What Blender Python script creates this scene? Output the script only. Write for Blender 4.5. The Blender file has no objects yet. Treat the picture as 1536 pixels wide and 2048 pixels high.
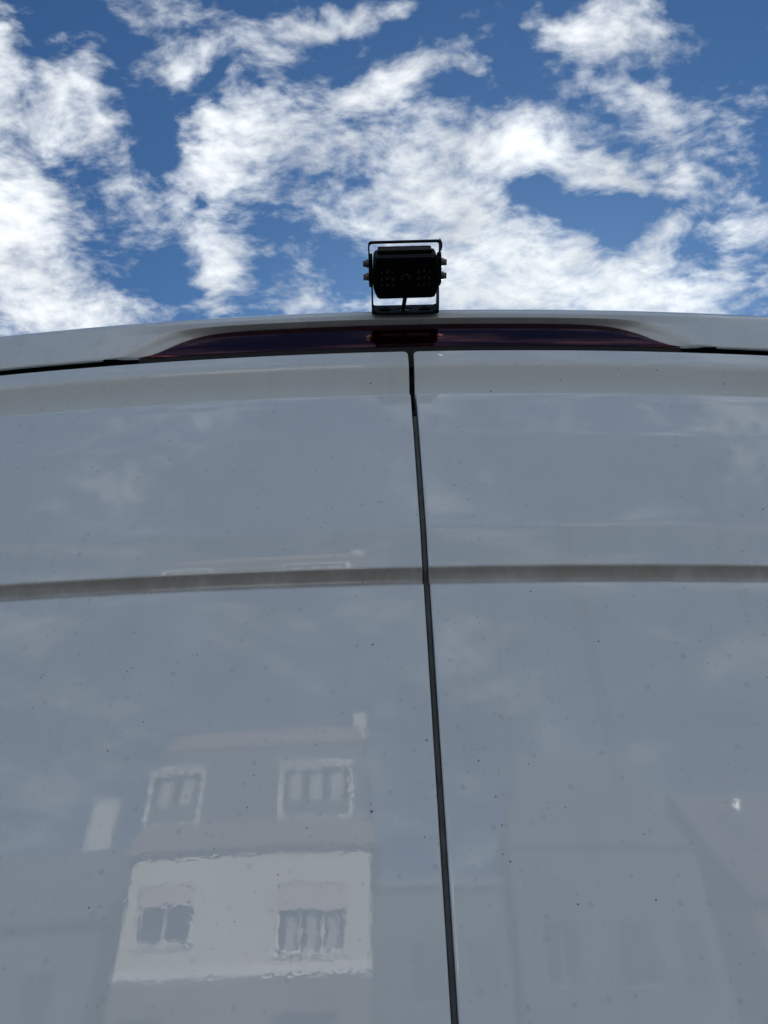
import bpy, bmesh, math, random
from mathutils import Vector, Matrix

random.seed(7)
R = math.radians
scene = bpy.context.scene
C = scene.collection

# ------------------------------------------------------------------ camera
CAM_Z = 1.68
cd = bpy.data.cameras.new('photo_camera')
cam = bpy.data.objects.new('photo_camera', cd)
C.objects.link(cam)
scene.camera = cam
cd.sensor_fit = 'VERTICAL'
cd.sensor_height = 24.0
cd.lens = 24.0 * 1538.0 / 2048.0
cd.clip_start = 0.02
cd.clip_end = 6000
cam.matrix_world = (Matrix.Translation((-0.0335, -0.509, CAM_Z)) @ Matrix.Rotation(R(131.0), 4, 'X')
                    @ Matrix.Rotation(-0.021, 4, 'Z'))

# ------------------------------------------------------------------ sky, sun, exposure
SUN_EL, SUN_AZ = R(36.0), R(12.0)          # beyond the van, a little to the right: its rear is in shade
world = bpy.data.worlds.new('World')
scene.world = world
world.use_nodes = True
wt = world.node_tree
wt.nodes.clear()


def wn(kind, **kw):
    n = wt.nodes.new(kind)
    for k, v in kw.items():
        setattr(n, k, v)
    return n


def wl(a, b):
    wt.links.new(a, b)


def wmath(op, a, b=None, c=None, clamp=False):
    n = wn('ShaderNodeMath', operation=op, use_clamp=clamp)
    for i, v in enumerate((a, b, c)):
        if v is None:
            continue
        if isinstance(v, (int, float)):
            n.inputs[i].default_value = v
        else:
            wl(v, n.inputs[i])
    return n.outputs[0]


def wnoise(vec, scale, detail, rough, lac=2.0, dist=0.0):
    n = wn('ShaderNodeTexNoise', noise_dimensions='3D')
    wl(vec, n.inputs['Vector'])
    n.inputs['Scale'].default_value = scale
    n.inputs['Detail'].default_value = detail
    n.inputs['Roughness'].default_value = rough
    n.inputs['Lacunarity'].default_value = lac
    n.inputs['Distortion'].default_value = dist
    return n


BLOBS = [
    (-0.4806, 0.3999, 2.042, 0.2319, 0.1002, 1.3), (-0.4491, 0.4506, 2.561, 0.0941, 0.0675, 0.6), (-0.4514, 0.3268, 2.137, 0.0911, 0.0505, 0.7), (-0.3492, 0.3877, 1.445, 0.1145, 0.0571, 1.05),
    (-0.3573, 0.3449, 2.346, 0.0515, 0.0377, 0.6), (-0.396, 0.4077, 2.42, 0.0707, 0.0517, 0.45), (-0.3299, 0.4531, 1.71, 0.0747, 0.0526, 0.6), (-0.5216, 0.6512, 2.495, 0.2077, 0.1909, 1.5),
    (-0.5215, 0.5542, 2.516, 0.1433, 0.1006, 0.8), (-0.4394, 0.4979, 2.629, 0.1312, 0.0599, 0.55), (-0.3585, 0.521, 2.972, 0.086, 0.0749, 0.5), (-0.3339, 0.5585, 2.212, 0.0542, 0.0414, 0.4),
    (-0.3259, 0.5004, 1.896, 0.0859, 0.0413, 0.35), (-0.4281, 0.6889, -2.941, 0.1792, 0.0794, 0.7), (-0.3272, 0.6824, -3.133, 0.1339, 0.0366, 0.5), (-0.3275, 0.5897, 2.143, 0.0855, 0.0643, 0.2),
    (-0.2567, 0.2992, 2.298, 0.0852, 0.067, 0.42), (-0.2591, 0.3332, 3.064, 0.0476, 0.0261, 0.85), (-0.2326, 0.3473, 2.761, 0.0594, 0.0272, 1), (-0.1993, 0.329, 3.086, 0.0472, 0.026, 0.7),
    (-0.2043, 0.2951, 3.095, 0.0642, 0.033, 0.35), (-0.1449, 0.3194, 2.98, 0.0705, 0.0339, 0.85), (-0.0902, 0.2973, 2.93, 0.091, 0.0328, 0.85), (-0.0268, 0.2884, 2.979, 0.0986, 0.0227, 0.9),
    (0.0244, 0.2795, 2.941, 0.0618, 0.0201, 0.75), (-0.1115, 0.3333, -3.139, 0.0567, 0.0218, 0.4), (-0.1515, 0.2861, 3.126, 0.0727, 0.0325, 0.35), (-0.2404, 0.3695, 2.002, 0.0392, 0.0279, 0.4),
    (-0.2772, 0.3832, 1.329, 0.0357, 0.026, 0.35), (-0.256, 0.3984, -2.574, 0.0363, 0.0326, 0.3), (-0.1282, 0.3718, 3.113, 0.0586, 0.0328, 0.8), (-0.1763, 0.4061, 3.127, 0.1003, 0.0449, 0.95),
    (-0.1076, 0.4075, 3.115, 0.1206, 0.0714, 0.8), (-0.0307, 0.3708, 2.998, 0.106, 0.0423, 1), (-0.0739, 0.4585, -3.139, 0.1776, 0.0893, 0.6), (0.0242, 0.3522, 2.936, 0.0843, 0.0414, 1),
    (0.0778, 0.3423, 3.04, 0.0843, 0.0251, 0.75), (0.1258, 0.3487, -2.662, 0.0448, 0.0192, 0.6), (0.0303, 0.4163, -3.074, 0.1012, 0.0834, 0.5), (-0.2144, 0.4426, 2.291, 0.0687, 0.0578, 0.8),
    (-0.2362, 0.4885, 2.488, 0.063, 0.0531, 0.85), (-0.1886, 0.4827, 1.913, 0.1351, 0.0517, 0.75), (-0.2814, 0.5119, 2.233, 0.0569, 0.0454, 0.55), (-0.133, 0.5188, 3.071, 0.1204, 0.0846, 0.6),
    (-0.2502, 0.5604, -2.5, 0.0651, 0.0599, 0.9), (-0.2304, 0.608, 2.262, 0.0643, 0.0547, 1), (-0.2451, 0.6493, 2.003, 0.0742, 0.0576, 1.25), (-0.1841, 0.589, 2.95, 0.0815, 0.0314, 0.8),
    (-0.1203, 0.5945, -2.612, 0.0696, 0.0368, 0.75), (-0.1203, 0.6697, 2.72, 0.099, 0.0705, 1.4), (-0.1943, 0.6592, 2.323, 0.0451, 0.0398, 0.4), (-0.0333, 0.6675, 2.736, 0.0429, 0.0207, 0.6),
    (-0.0398, 0.5652, -3.137, 0.0676, 0.044, 0.5), (0.0032, 0.5218, -3.094, 0.1204, 0.1115, 0.6), (-0.096, 0.5639, -2.293, 0.0462, 0.0308, 0.5), (0.0846, 0.5093, 1.155, 0.1519, 0.1392, 0.75),
    (0.1335, 0.4434, 3.054, 0.1205, 0.0765, 0.95), (0.1956, 0.4259, -2.998, 0.0928, 0.0618, 0.9), (0.2652, 0.4591, -2.896, 0.1331, 0.063, 0.85), (0.317, 0.4284, 3.115, 0.1083, 0.0641, 0.75),
    (0.3407, 0.5044, -2.804, 0.1193, 0.0539, 0.8), (0.3634, 0.4109, 0.972, 0.0783, 0.0554, 0.6), (0.4, 0.4751, 0.767, 0.0772, 0.0538, 0.75), (0.2644, 0.4924, -2.775, 0.1426, 0.0368, 0.6),
    (0.1028, 0.5997, 0.984, 0.1593, 0.1468, 1), (0.1959, 0.66, -3.068, 0.2305, 0.1188, 1.4), (0.238, 0.587, -2.388, 0.0923, 0.0705, 1), (0.3134, 0.6457, -2.64, 0.1657, 0.0907, 1.3),
    (0.4181, 0.6482, -2.742, 0.1531, 0.1101, 1.3), (0.3962, 0.5906, -2.732, 0.0674, 0.049, 0.95), (0.3888, 0.6822, -3.095, 0.2097, 0.0587, 1), (0.0459, 0.665, 1.491, 0.1044, 0.0844, 0.8),
    (0.1332, 0.5246, 1.197, 0.1004, 0.0861, 0.6), (0.4473, 0.4373, 1.294, 0.0678, 0.0476, 0.75), (0.4597, 0.3805, -2.7, 0.0626, 0.0291, 0.8), (0.4086, 0.394, 0.853, 0.0498, 0.0351, 0.4),
    (0.5017, 0.464, 2.674, 0.0353, 0.025, 0.4), (0.4731, 0.4969, 2.851, 0.0609, 0.0446, 0.75), (0.4778, 0.5542, 2.943, 0.092, 0.0465, 0.85), (0.5091, 0.5854, 1.175, 0.0773, 0.0321, 0.6),
    (0.5346, 0.5371, 0.618, 0.0649, 0.0544, 0.9), (0.5594, 0.6265, 1.022, 0.093, 0.0531, 0.85), (0.4046, 0.5163, 2.449, 0.056, 0.0396, 0.5), (0.5061, 0.6675, -2.645, 0.0938, 0.0662, 0.5),
    (0.4146, 0.5528, 2.531, 0.0583, 0.0204, 0.5), (0.2594, 0.2987, -3.053, 0.1022, 0.05, 1), (0.21, 0.3131, -2.807, 0.0589, 0.0285, 0.8), (0.2479, 0.3295, -2.972, 0.0673, 0.0433, 0.7),
    (0.3079, 0.3097, -2.931, 0.0981, 0.0408, 0.55), (0.3508, 0.3183, -3.076, 0.0567, 0.021, 0.35), (0.2831, 0.3573, -2.647, 0.0638, 0.0382, 0.6), (0.2549, 0.3679, -3.017, 0.0395, 0.0228, 0.45),
    (0.3118, 0.3776, -2.541, 0.0439, 0.0256, 0.5), (0.3334, 0.3418, 1.269, 0.0566, 0.0229, 0.5), (0.3464, 0.3811, 1.174, 0.0402, 0.0233, 0.4), (0.0943, 0.3187, 2.932, 0.0542, 0.0156, 0.3),
    (0.2625, 0.5203, -2.895, 0.1166, 0.0313, -1.1), (0.3194, 0.5657, -2.31, 0.0827, 0.0479, -1), (0.2257, 0.5019, -3.059, 0.0435, 0.0225, -0.5), (0.3419, 0.6052, 0.984, 0.0574, 0.0432, -0.6),
    (0.3706, 0.5444, -3.074, 0.0787, 0.0299, -0.5), (-0.1094, 0.556, 2.955, 0.0677, 0.0303, -0.35), (-0.0493, 0.6122, 2.192, 0.0832, 0.0807, -0.4), (-0.2321, 0.5202, 1.935, 0.0493, 0.0189, -0.6),
    (-0.1455, 0.6264, 2.708, 0.06, 0.0538, -0.5), (-0.277, 0.4349, 1.648, 0.1321, 0.0411, -0.6), (-0.328, 0.6221, 2.097, 0.1045, 0.0773, -0.3), (-0.3773, 0.5885, 2.505, 0.0762, 0.0594, -0.3),
    (0.0909, 0.3675, -2.801, 0.0601, 0.0227, -0.5), (0.0624, 0.4356, -3.059, 0.0411, 0.0309, -0.3), (-0.0925, 0.3811, -3.133, 0.0393, 0.0141, -0.4), (0.4422, 0.5761, 1.12, 0.0548, 0.0319, -0.4),
    (-0.018, 0.5431, -3.131, 0.0666, 0.0489, -0.2), (-0.3951, 0.4851, -2.53, 0.0675, 0.0379, -0.3), (0.3407, 0.4478, -2.759, 0.0457, 0.0191, -0.3), (0.4683, 0.6162, 1.096, 0.0736, 0.0434, -0.3),
    (-0.3821, 0.2969, 1.934, 0.0732, 0.0657, -0.4),
]
CLOUD_CAP, CLOUD_GRAIN, CLOUD_MOTTLE, CLOUD_THR, CLOUD_D0, CLOUD_OPT = 1.60, 2.9, 0.62, 0.74, 0.50, 0.66
CLOUD_FAR, CLOUD_NEAR, CLOUD_COL = 5.9, 4.15, (0.97, 1.0, 1.0)
SKY_STRENGTH, SKY_DUST, SKY_OZONE, SKY_TINT = 0.10, 1.0, 3.0, (0.165, 0.285, 0.38)
EXPOSURE = 1.36


tc = wn('ShaderNodeTexCoord')
sep = wn('ShaderNodeSeparateXYZ')
wl(tc.outputs['Generated'], sep.inputs[0])
zc = wmath('MAXIMUM', sep.outputs[2], 0.07)
px = wmath('DIVIDE', sep.outputs[0], zc)
py = wmath('DIVIDE', sep.outputs[1], zc)
comb = wn('ShaderNodeCombineXYZ')
wl(px, comb.inputs[0])
wl(py, comb.inputs[1])
P = comb.outputs[0]                          # a point on the cloud layer (layer height = 1)
# ragged edges: the layer is stirred by two scales of turbulence
w1 = wnoise(P, 7.0, 2.0, 0.45)
w1s = wn('ShaderNodeVectorMath', operation='MULTIPLY_ADD')
wl(w1.outputs['Color'], w1s.inputs[0])
w1s.inputs[1].default_value = (0.066, 0.066, 0.0)
w1s.inputs[2].default_value = (-0.033, -0.033, 0.0)
wv = wn('ShaderNodeVectorMath', operation='ADD')
wl(P, wv.inputs[0])
wl(w1s.outputs[0], wv.inputs[1])
w2 = wnoise(wv.outputs[0], 26.0, 3.0, 0.55)
w2s = wn('ShaderNodeVectorMath', operation='MULTIPLY_ADD')
wl(w2.outputs['Color'], w2s.inputs[0])
w2s.inputs[1].default_value = (0.026, 0.026, 0.0)
w2s.inputs[2].default_value = (-0.013, -0.013, 0.0)
wv2 = wn('ShaderNodeVectorMath', operation='ADD')
wl(wv.outputs[0], wv2.inputs[0])
wl(w2s.outputs[0], wv2.inputs[1])
PW = wv2.outputs[0]
# the mapped cloud banks
acc = None
for (bx, by, rot, s1, s2, wgt) in BLOBS:
    mp = wn('ShaderNodeMapping', vector_type='TEXTURE')
    wl(PW, mp.inputs['Vector'])
    mp.inputs['Location'].default_value = (bx, by, 0)
    mp.inputs['Rotation'].default_value = (0, 0, rot)
    mp.inputs['Scale'].default_value = (s1, s2, 1)
    gr = wn('ShaderNodeTexGradient', gradient_type='SPHERICAL')
    wl(mp.outputs[0], gr.inputs[0])
    acc = wmath('MULTIPLY', gr.outputs['Fac'], wgt) if acc is None else wmath('MULTIPLY_ADD', gr.outputs['Fac'], wgt, acc)
# beyond them the same broken cloud goes on over the whole sky
mf = wn('ShaderNodeMapping', vector_type='TEXTURE')
wl(P, mf.inputs['Vector'])
mf.inputs['Location'].default_value = (0.01, 0.47, 0)
mf.inputs['Scale'].default_value = (0.80, 0.44, 1)
ml = wn('ShaderNodeVectorMath', operation='LENGTH')
wl(mf.outputs[0], ml.inputs[0])
away = wn('ShaderNodeMapRange', interpolation_type='SMOOTHSTEP')
wl(ml.outputs['Value'], away.inputs['Value'])
away.inputs['From Min'].default_value = 0.95
away.inputs['From Max'].default_value = 1.40
gen = wnoise(P, 2.3, 4.0, 0.5)
genv = wn('ShaderNodeMapRange')
wl(gen.outputs['Fac'], genv.inputs['Value'])
genv.inputs['From Min'].default_value = 0.40
genv.inputs['From Max'].default_value = 0.62
genv.clamp = False
# fibrous texture, drawn out a little
fm = wn('ShaderNodeMapping', vector_type='POINT')
hw = wn('ShaderNodeVectorMath', operation='MULTIPLY_ADD')     # grain follows the stirring only in part
wl(w1s.outputs[0], hw.inputs[0])
hw.inputs[1].default_value = (0.8, 0.8, 0.0)
wl(P, hw.inputs[2])
wl(hw.outputs[0], fm.inputs['Vector'])
fm.inputs['Rotation'].default_value = (0, 0, R(25))
fm.inputs['Scale'].default_value = (0.8, 1.35, 1.0)
fb = wnoise(fm.outputs[0], 13.0, 8.0, 0.57, 2.1, 0.15)
fb2 = wnoise(fm.outputs[0], 45.0, 5.0, 0.55, 2.0, 0.0)
fbv = wmath('ADD', wmath('SUBTRACT', fb.outputs['Fac'], 0.5), wmath('MULTIPLY', wmath('SUBTRACT', fb2.outputs['Fac'], 0.5), CLOUD_MOTTLE))
# thicker parts shade themselves a little
sh = wnoise(PW, 7.0, 6.0, 0.55)
shade = wn('ShaderNodeMapRange')
wl(sh.outputs['Fac'], shade.inputs['Value'])
shade.inputs['From Min'].default_value = 0.30
shade.inputs['From Max'].default_value = 0.70
shade.inputs['To Min'].default_value = 0.70
shade.inputs['To Max'].default_value = 1.12
# cloud set dimmer towards the sun, raised away from it to add ambient light
sund = Vector((math.sin(SUN_AZ) * math.cos(SUN_EL), math.cos(SUN_AZ) * math.cos(SUN_EL), math.sin(SUN_EL)))
dt = wn('ShaderNodeVectorMath', operation='DOT_PRODUCT')
wl(tc.outputs['Generated'], dt.inputs[0])
dt.inputs[1].default_value = sund
fw = wn('ShaderNodeMapRange')
wl(dt.outputs['Value'], fw.inputs['Value'])
fw.inputs['From Min'].default_value = 0.65
fw.inputs['From Max'].default_value = 1.0
fw.inputs['To Min'].default_value = CLOUD_FAR
fw.inputs['To Max'].default_value = CLOUD_NEAR
cb = wmath('MULTIPLY', fw.outputs[0], shade.outputs[0])
ccol = wn('ShaderNodeVectorMath', operation='SCALE')
ccol.inputs[0].default_value = CLOUD_COL
wl(cb, ccol.inputs['Scale'])
skyn = wn('ShaderNodeTexSky', sky_type='NISHITA')
skyn.sun_disc = False
skyn.sun_elevation = SUN_EL
skyn.sun_rotation = SUN_AZ
skyn.altitude = 200
skyn.air_density = 1.0
skyn.dust_density = SKY_DUST
skyn.ozone_density = SKY_OZONE
tint = wn('ShaderNodeVectorMath', operation='MULTIPLY')      # white balance of the phone picture
wl(skyn.outputs[0], tint.inputs[0])
tint.inputs[1].default_value = SKY_TINT


def sky_with(cover):
    cv = wmath('MINIMUM', cover, CLOUD_CAP)
    dens = wmath('MULTIPLY_ADD', fbv, CLOUD_GRAIN, wmath('SUBTRACT', cv, CLOUD_THR))
    # optical depth: thin veils at the edges, closing up in the thick parts
    dd = wmath('MAXIMUM', wmath('ADD', dens, CLOUD_D0), 0.0)
    tau = wmath('MULTIPLY', wmath('POWER', dd, 1.7), -CLOUD_OPT)
    alpha = wmath('SUBTRACT', 1.0, wmath('EXPONENT', tau))
    mix = wn('ShaderNodeMix', data_type='RGBA')
    wl(alpha, mix.inputs['Factor'])
    wl(tint.outputs[0], mix.inputs[6])
    wl(ccol.outputs[0], mix.inputs[7])
    bg = wn('ShaderNodeBackground')
    bg.inputs['Strength'].default_value = SKY_STRENGTH
    wl(mix.outputs[2], bg.inputs['Color'])
    return bg.outputs[0]


both = wn('ShaderNodeMixShader')
wl(away.outputs[0], both.inputs[0])
wl(sky_with(acc), both.inputs[1])
low = wn('ShaderNodeMapRange', interpolation_type='SMOOTHSTEP')   # the layer thins out into the haze at the horizon
wl(sep.outputs[2], low.inputs['Value'])
low.inputs['From Min'].default_value = 0.07
low.inputs['From Max'].default_value = 0.22
low.inputs['To Min'].default_value = -1.6
low.inputs['To Max'].default_value = 0.0
wl(sky_with(wmath('ADD', genv.outputs[0], low.outputs[0])), both.inputs[2])
wo = wn('ShaderNodeOutputWorld')
wl(both.outputs[0], wo.inputs['Surface'])
world.cycles.sampling_method = 'NONE'

sl = bpy.data.lights.new('sun', 'SUN')
sl.energy = 5.0
sl.angle = R(0.53)
sl.color = (1.0, 0.95, 0.87)
sun = bpy.data.objects.new('sun', sl)
C.objects.link(sun)
sun.rotation_euler = sund.to_track_quat('Z', 'Y').to_euler()
sun.location = (2, 8, 12)

vs = scene.view_settings
vs.view_transform = 'Standard'
vs.look = 'None'
vs.gamma = 1.0
vs.use_curve_mapping = False
vs.exposure = EXPOSURE

PAINT_IOR, PEEL = 1.60, 0.055

# ------------------------------------------------------------------ helpers
def tag(o, label=None, cat=None, group=None, kind=None):
    for k, v in (('label', label), ('category', cat), ('group', group), ('kind', kind)):
        if v:
            o[k] = v
    return o


def empty(name, loc=(0, 0, 0)):
    o = bpy.data.objects.new(name, None)
    o.empty_display_size = 0.2
    C.objects.link(o)
    o.location = loc
    return o


def obj(name, bm, mat, parent=None, smooth=False):
    me = bpy.data.meshes.new(name)
    bmesh.ops.recalc_face_normals(bm, faces=bm.faces[:])
    bm.to_mesh(me)
    bm.free()
    if smooth:
        me.polygons.foreach_set('use_smooth', [True] * len(me.polygons))
    o = bpy.data.objects.new(name, me)
    me.materials.append(mat)
    C.objects.link(o)
    if parent:
        o.parent = parent
    return o


def part(name, bm, mat, parent, offset=(0, 0, 0), smooth=False):
    """child whose mesh is given in world coordinates, under an unrotated parent standing at its base"""
    l = Vector(parent.location)
    if parent.parent:
        l = l + Vector(parent.parent.location)
    for v in bm.verts:
        v.co -= l
    return obj(name, bm, mat, parent, smooth)


def bx(bm, x0, x1, y0, y1, z0, z1, bevel=0.0, seg=2):
    r = bmesh.ops.create_cube(bm, size=1.0)
    vs_ = r['verts']
    for v in vs_:
        v.co = Vector((x0 + (v.co.x + .5) * (x1 - x0), y0 + (v.co.y + .5) * (y1 - y0), z0 + (v.co.z + .5) * (z1 - z0)))
    if bevel:
        es = {e for v in vs_ for e in v.link_edges}
        bmesh.ops.bevel(bm, geom=list(es), offset=bevel, segments=seg, affect='EDGES', profile=0.5)
    return bm


def box(*a, **k):
    return bx(bmesh.new(), *a, **k)


def cyl(bm, p0, p1, r0, r1=None, n=20, caps=True):
    p0, p1 = Vector(p0), Vector(p1)
    d = p1 - p0
    m = Matrix.Translation((p0 + p1) / 2) @ d.to_track_quat('Z', 'Y').to_matrix().to_4x4()
    bmesh.ops.create_cone(bm, cap_ends=caps, segments=n, radius1=r0, radius2=r0 if r1 is None else r1, depth=d.length, matrix=m)
    return bm


def prism(bm, pts, axis, a, b, hole=None):
    """outline (and optional hole) in the two other axes, extruded along axis from a to b"""
    def mk(u, v, w):
        return {'x': Vector((w, u, v)), 'y': Vector((u, w, v)), 'z': Vector((u, v, w))}[axis]
    loops = []
    for loop in [pts] + ([hole] if hole else []):
        vv = [bm.verts.new(mk(u, v, a)) for u, v in loop]
        loops.append([bm.edges.new((vv[i], vv[(i + 1) % len(vv)])) for i in range(len(vv))])
    es = [e for l in loops for e in l]
    f = [g for g in bmesh.ops.triangle_fill(bm, use_beauty=True, use_dissolve=False, edges=es)['geom'] if isinstance(g, bmesh.types.BMFace)]
    e = bmesh.ops.extrude_face_region(bm, geom=f)
    dv = mk(0, 0, b) - mk(0, 0, a)
    bmesh.ops.translate(bm, verts=[g for g in e['geom'] if isinstance(g, bmesh.types.BMVert)], vec=dv)
    return bm


def grid(bm, rows):
    """rows of points -> quads"""
    vv = [[bm.verts.new(p) for p in r] for r in rows]
    for i in range(len(vv) - 1):
        for j in range(len(vv[i]) - 1):
            bm.faces.new((vv[i][j], vv[i][j + 1], vv[i + 1][j + 1], vv[i + 1][j]))
    return bm


def clean(bm, d=2e-5):
    bmesh.ops.remove_doubles(bm, verts=bm.verts[:], dist=d)
    bmesh.ops.dissolve_degenerate(bm, edges=bm.edges[:], dist=1e-6)
    return bm


# ------------------------------------------------------------------ materials
class NT:
    def __init__(self, name):
        self.m = bpy.data.materials.new(name)
        self.m.use_nodes = True
        self.t = self.m.node_tree
        self.b = self.t.nodes['Principled BSDF']

    def n(self, kind, inp=None, **kw):
        n = self.t.nodes.new(kind)
        for k, v in kw.items():
            setattr(n, k, v)
        for k, v in (inp or {}).items():
            if isinstance(v, bpy.types.NodeSocket):
                self.t.links.new(v, n.inputs[k])
            else:
                n.inputs[k].default_value = v
        return n

    def math(self, op, a, b=0.0, c=0.0, clamp=False):
        return self.n('ShaderNodeMath', {0: a, 1: b, 2: c}, operation=op, use_clamp=clamp).outputs[0]

    def mix(self, f, a, b):
        return self.n('ShaderNodeMix', {'Factor': f, 6: a, 7: b}, data_type='RGBA').outputs[2]

    def noise(self, vec, scale, detail=4.0, rough=0.5):
        return self.n('ShaderNodeTexNoise', {'Vector': vec, 'Scale': scale, 'Detail': detail, 'Roughness': rough}).outputs['Fac']

    def ramp(self, v, a, b, lo=0.0, hi=1.0, smooth=True):
        return self.n('ShaderNodeMapRange', {'Value': v, 'From Min': a, 'From Max': b, 'To Min': lo, 'To Max': hi},
                      interpolation_type='SMOOTHSTEP' if smooth else 'LINEAR').outputs[0]

    def set(self, **kw):
        for k, v in kw.items():
            s = self.b.inputs[k.replace('_', ' ')]
            if isinstance(v, bpy.types.NodeSocket):
                self.t.links.new(v, s)
            else:
                s.default_value = v
        return self.m

    def pos(self):
        return self.n('ShaderNodeTexCoord').outputs['Object']


def simple(name, col, rough=0.6, var=0.25, scale=3.0, bump=0.0, bscale=60.0, **kw):
    t = NT(name)
    p = t.pos()
    n = t.noise(p, scale, 6.0, 0.6)
    dark = tuple(c * (1 - var) for c in col) + (1,)
    lite = tuple(min(1, c * (1 + var * .6)) for c in col) + (1,)
    t.set(Base_Color=t.mix(t.ramp(n, .3, .7), dark, lite), Roughness=rough)
    if bump:
        h = t.noise(p, bscale, 4.0, 0.6)
        b = t.n('ShaderNodeBump', {'Height': h, 'Strength': bump, 'Distance': 0.02})
        t.set(Normal=b.outputs[0])
    return t.set(**kw)


def paint(name):
    t = NT(name)
    p = t.pos()
    sp = t.n('ShaderNodeSeparateXYZ', {0: p})
    flat = t.n('ShaderNodeCombineXYZ', {0: sp.outputs[0], 1: sp.outputs[2]}).outputs[0]
    base = (0.78, 0.865, 0.885, 1)
    # a thin film of road dust, uneven
    dust = t.math('MULTIPLY', t.ramp(t.noise(flat, 9.0, 8.0, .65), .35, .75), .10)
    col = t.mix(dust, base, (0.45, 0.43, 0.39, 1))
    # faint runs left by rain
    run = t.n('ShaderNodeVectorMath', {0: flat, 1: (70.0, 1.6, 1.0)}, operation='MULTIPLY').outputs[0]
    runs = t.math('MULTIPLY', t.ramp(t.noise(run, 1.0, 3.0, .5), .52, .72), t.ramp(t.noise(flat, 4.0, 3.0, .5), .42, .62))
    col = t.mix(t.math('MULTIPLY', runs, .06), col, (.42, .40, .36, 1))
    # dried drop marks: soft grey spots of a few millimetres

    gather = t.ramp(t.noise(flat, 5.0, 4.0, .6), .3, .7)

    def spots(scale, keep, r0, r1, amount, color, col):
        v = t.n('ShaderNodeTexVoronoi', {'Vector': flat, 'Scale': scale, 'Randomness': 1.0}, voronoi_dimensions='2D')
        rnd = t.n('ShaderNodeSeparateColor', {0: v.outputs['Color']})
        on = t.math('GREATER_THAN', rnd.outputs[0], t.math('MULTIPLY_ADD', gather, -.5, keep + .25))
        rad = t.math('MULTIPLY_ADD', rnd.outputs[1], r1 - r0, r0)
        wob = t.math('MULTIPLY_ADD', t.noise(flat, scale * 6, 2.0), 0.5 * r1, -.25 * r1)
        d = t.math('ADD', v.outputs['Distance'], wob)
        inside = t.ramp(t.math('DIVIDE', d, rad), 1.0, 0.35)
        f = t.math('MULTIPLY', t.math('MULTIPLY', inside, on), t.math('MULTIPLY_ADD', rnd.outputs[2], amount * .6, amount * .4))
        return t.mix(f, col, color)
    col = spots(42.0, .50, .04, .13, .22, (.30, .31, .31, 1), col)
    col = spots(95.0, .60, .06, .17, .20, (.28, .28, .27, 1), col)
    col = spots(23.0, .80, .010, .030, .95, (.02, .02, .018, 1), col)
    col = spots(48.0, .92, .02, .05, .9, (.03, .028, .02, 1), col)
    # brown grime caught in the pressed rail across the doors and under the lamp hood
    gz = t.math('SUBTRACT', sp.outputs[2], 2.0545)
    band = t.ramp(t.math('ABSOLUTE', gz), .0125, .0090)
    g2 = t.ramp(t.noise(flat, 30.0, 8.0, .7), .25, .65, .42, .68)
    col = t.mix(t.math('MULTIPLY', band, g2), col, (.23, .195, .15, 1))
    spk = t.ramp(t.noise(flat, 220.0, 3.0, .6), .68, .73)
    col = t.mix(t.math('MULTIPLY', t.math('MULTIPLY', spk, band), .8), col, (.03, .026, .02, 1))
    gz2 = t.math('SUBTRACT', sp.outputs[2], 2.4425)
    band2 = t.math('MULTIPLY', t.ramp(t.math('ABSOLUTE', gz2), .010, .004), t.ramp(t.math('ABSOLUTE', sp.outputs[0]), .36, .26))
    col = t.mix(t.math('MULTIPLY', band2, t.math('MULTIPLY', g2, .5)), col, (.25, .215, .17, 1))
    t.set(Base_Color=col, IOR=PAINT_IOR)
    t.set(Roughness=t.ramp(t.noise(flat, 14.0, 6.0, .6), .3, .8, .015, .05))
    # orange peel and slow waves of the sheet metal
    h = t.math('MULTIPLY_ADD', t.noise(flat, 3.5, 2.0, .4), 1.6, t.math('MULTIPLY', t.noise(flat, 260.0, 1.0, .5), PEEL))
    b = t.n('ShaderNodeBump', {'Height': h, 'Strength': 1.0, 'Distance': 0.0002})
    return t.set(Normal=b.outputs[0])


M = {}
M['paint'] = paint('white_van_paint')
M['rubber'] = simple('grey_rubber_seal', (.12, .13, .13), .7, .3, 40, .3, 300)
M['black_rubber'] = simple('black_rubber', (.008, .008, .008), .75, .3, 30)
M['black_metal'] = simple('black_coated_metal', (.0035, .0035, .0045), .55, .3, 90)
M['black_metal'].node_tree.nodes['Principled BSDF'].inputs['Specular IOR Level'].default_value = .08
M['steel'] = simple('worn_screw_steel', (.20, .19, .185), .42, .4, 200, Metallic=1.0)
M['dark_glass'] = simple('dark_camera_glass', (.002, .002, .002), .08, .1, 10)
M['led'] = simple('clear_led_resin', (.0015, .0015, .002), .4, .1, 10)
M['tyre'] = simple('tyre_rubber', (.02, .02, .02), .8, .2, 20)
M['rim'] = simple('silver_rim_paint', (.45, .45, .46), .35, .1, 10, Metallic=.6)
M['black_plastic'] = simple('black_plastic_trim', (.025, .025, .026), .6, .2, 20)
M['plate'] = simple('pale_number_plate', (.75, .75, .72), .4, .05, 10)
M['glass'] = simple('tinted_vehicle_glass', (.01, .013, .014), .03, .05, 3, IOR=1.6)
M['tail'] = simple('red_tail_lamp_plastic', (.30, .008, .008), .1, .1, 5)
M['headlamp'] = simple('headlamp_plastic', (.55, .56, .58), .1, .1, 5)


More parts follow.
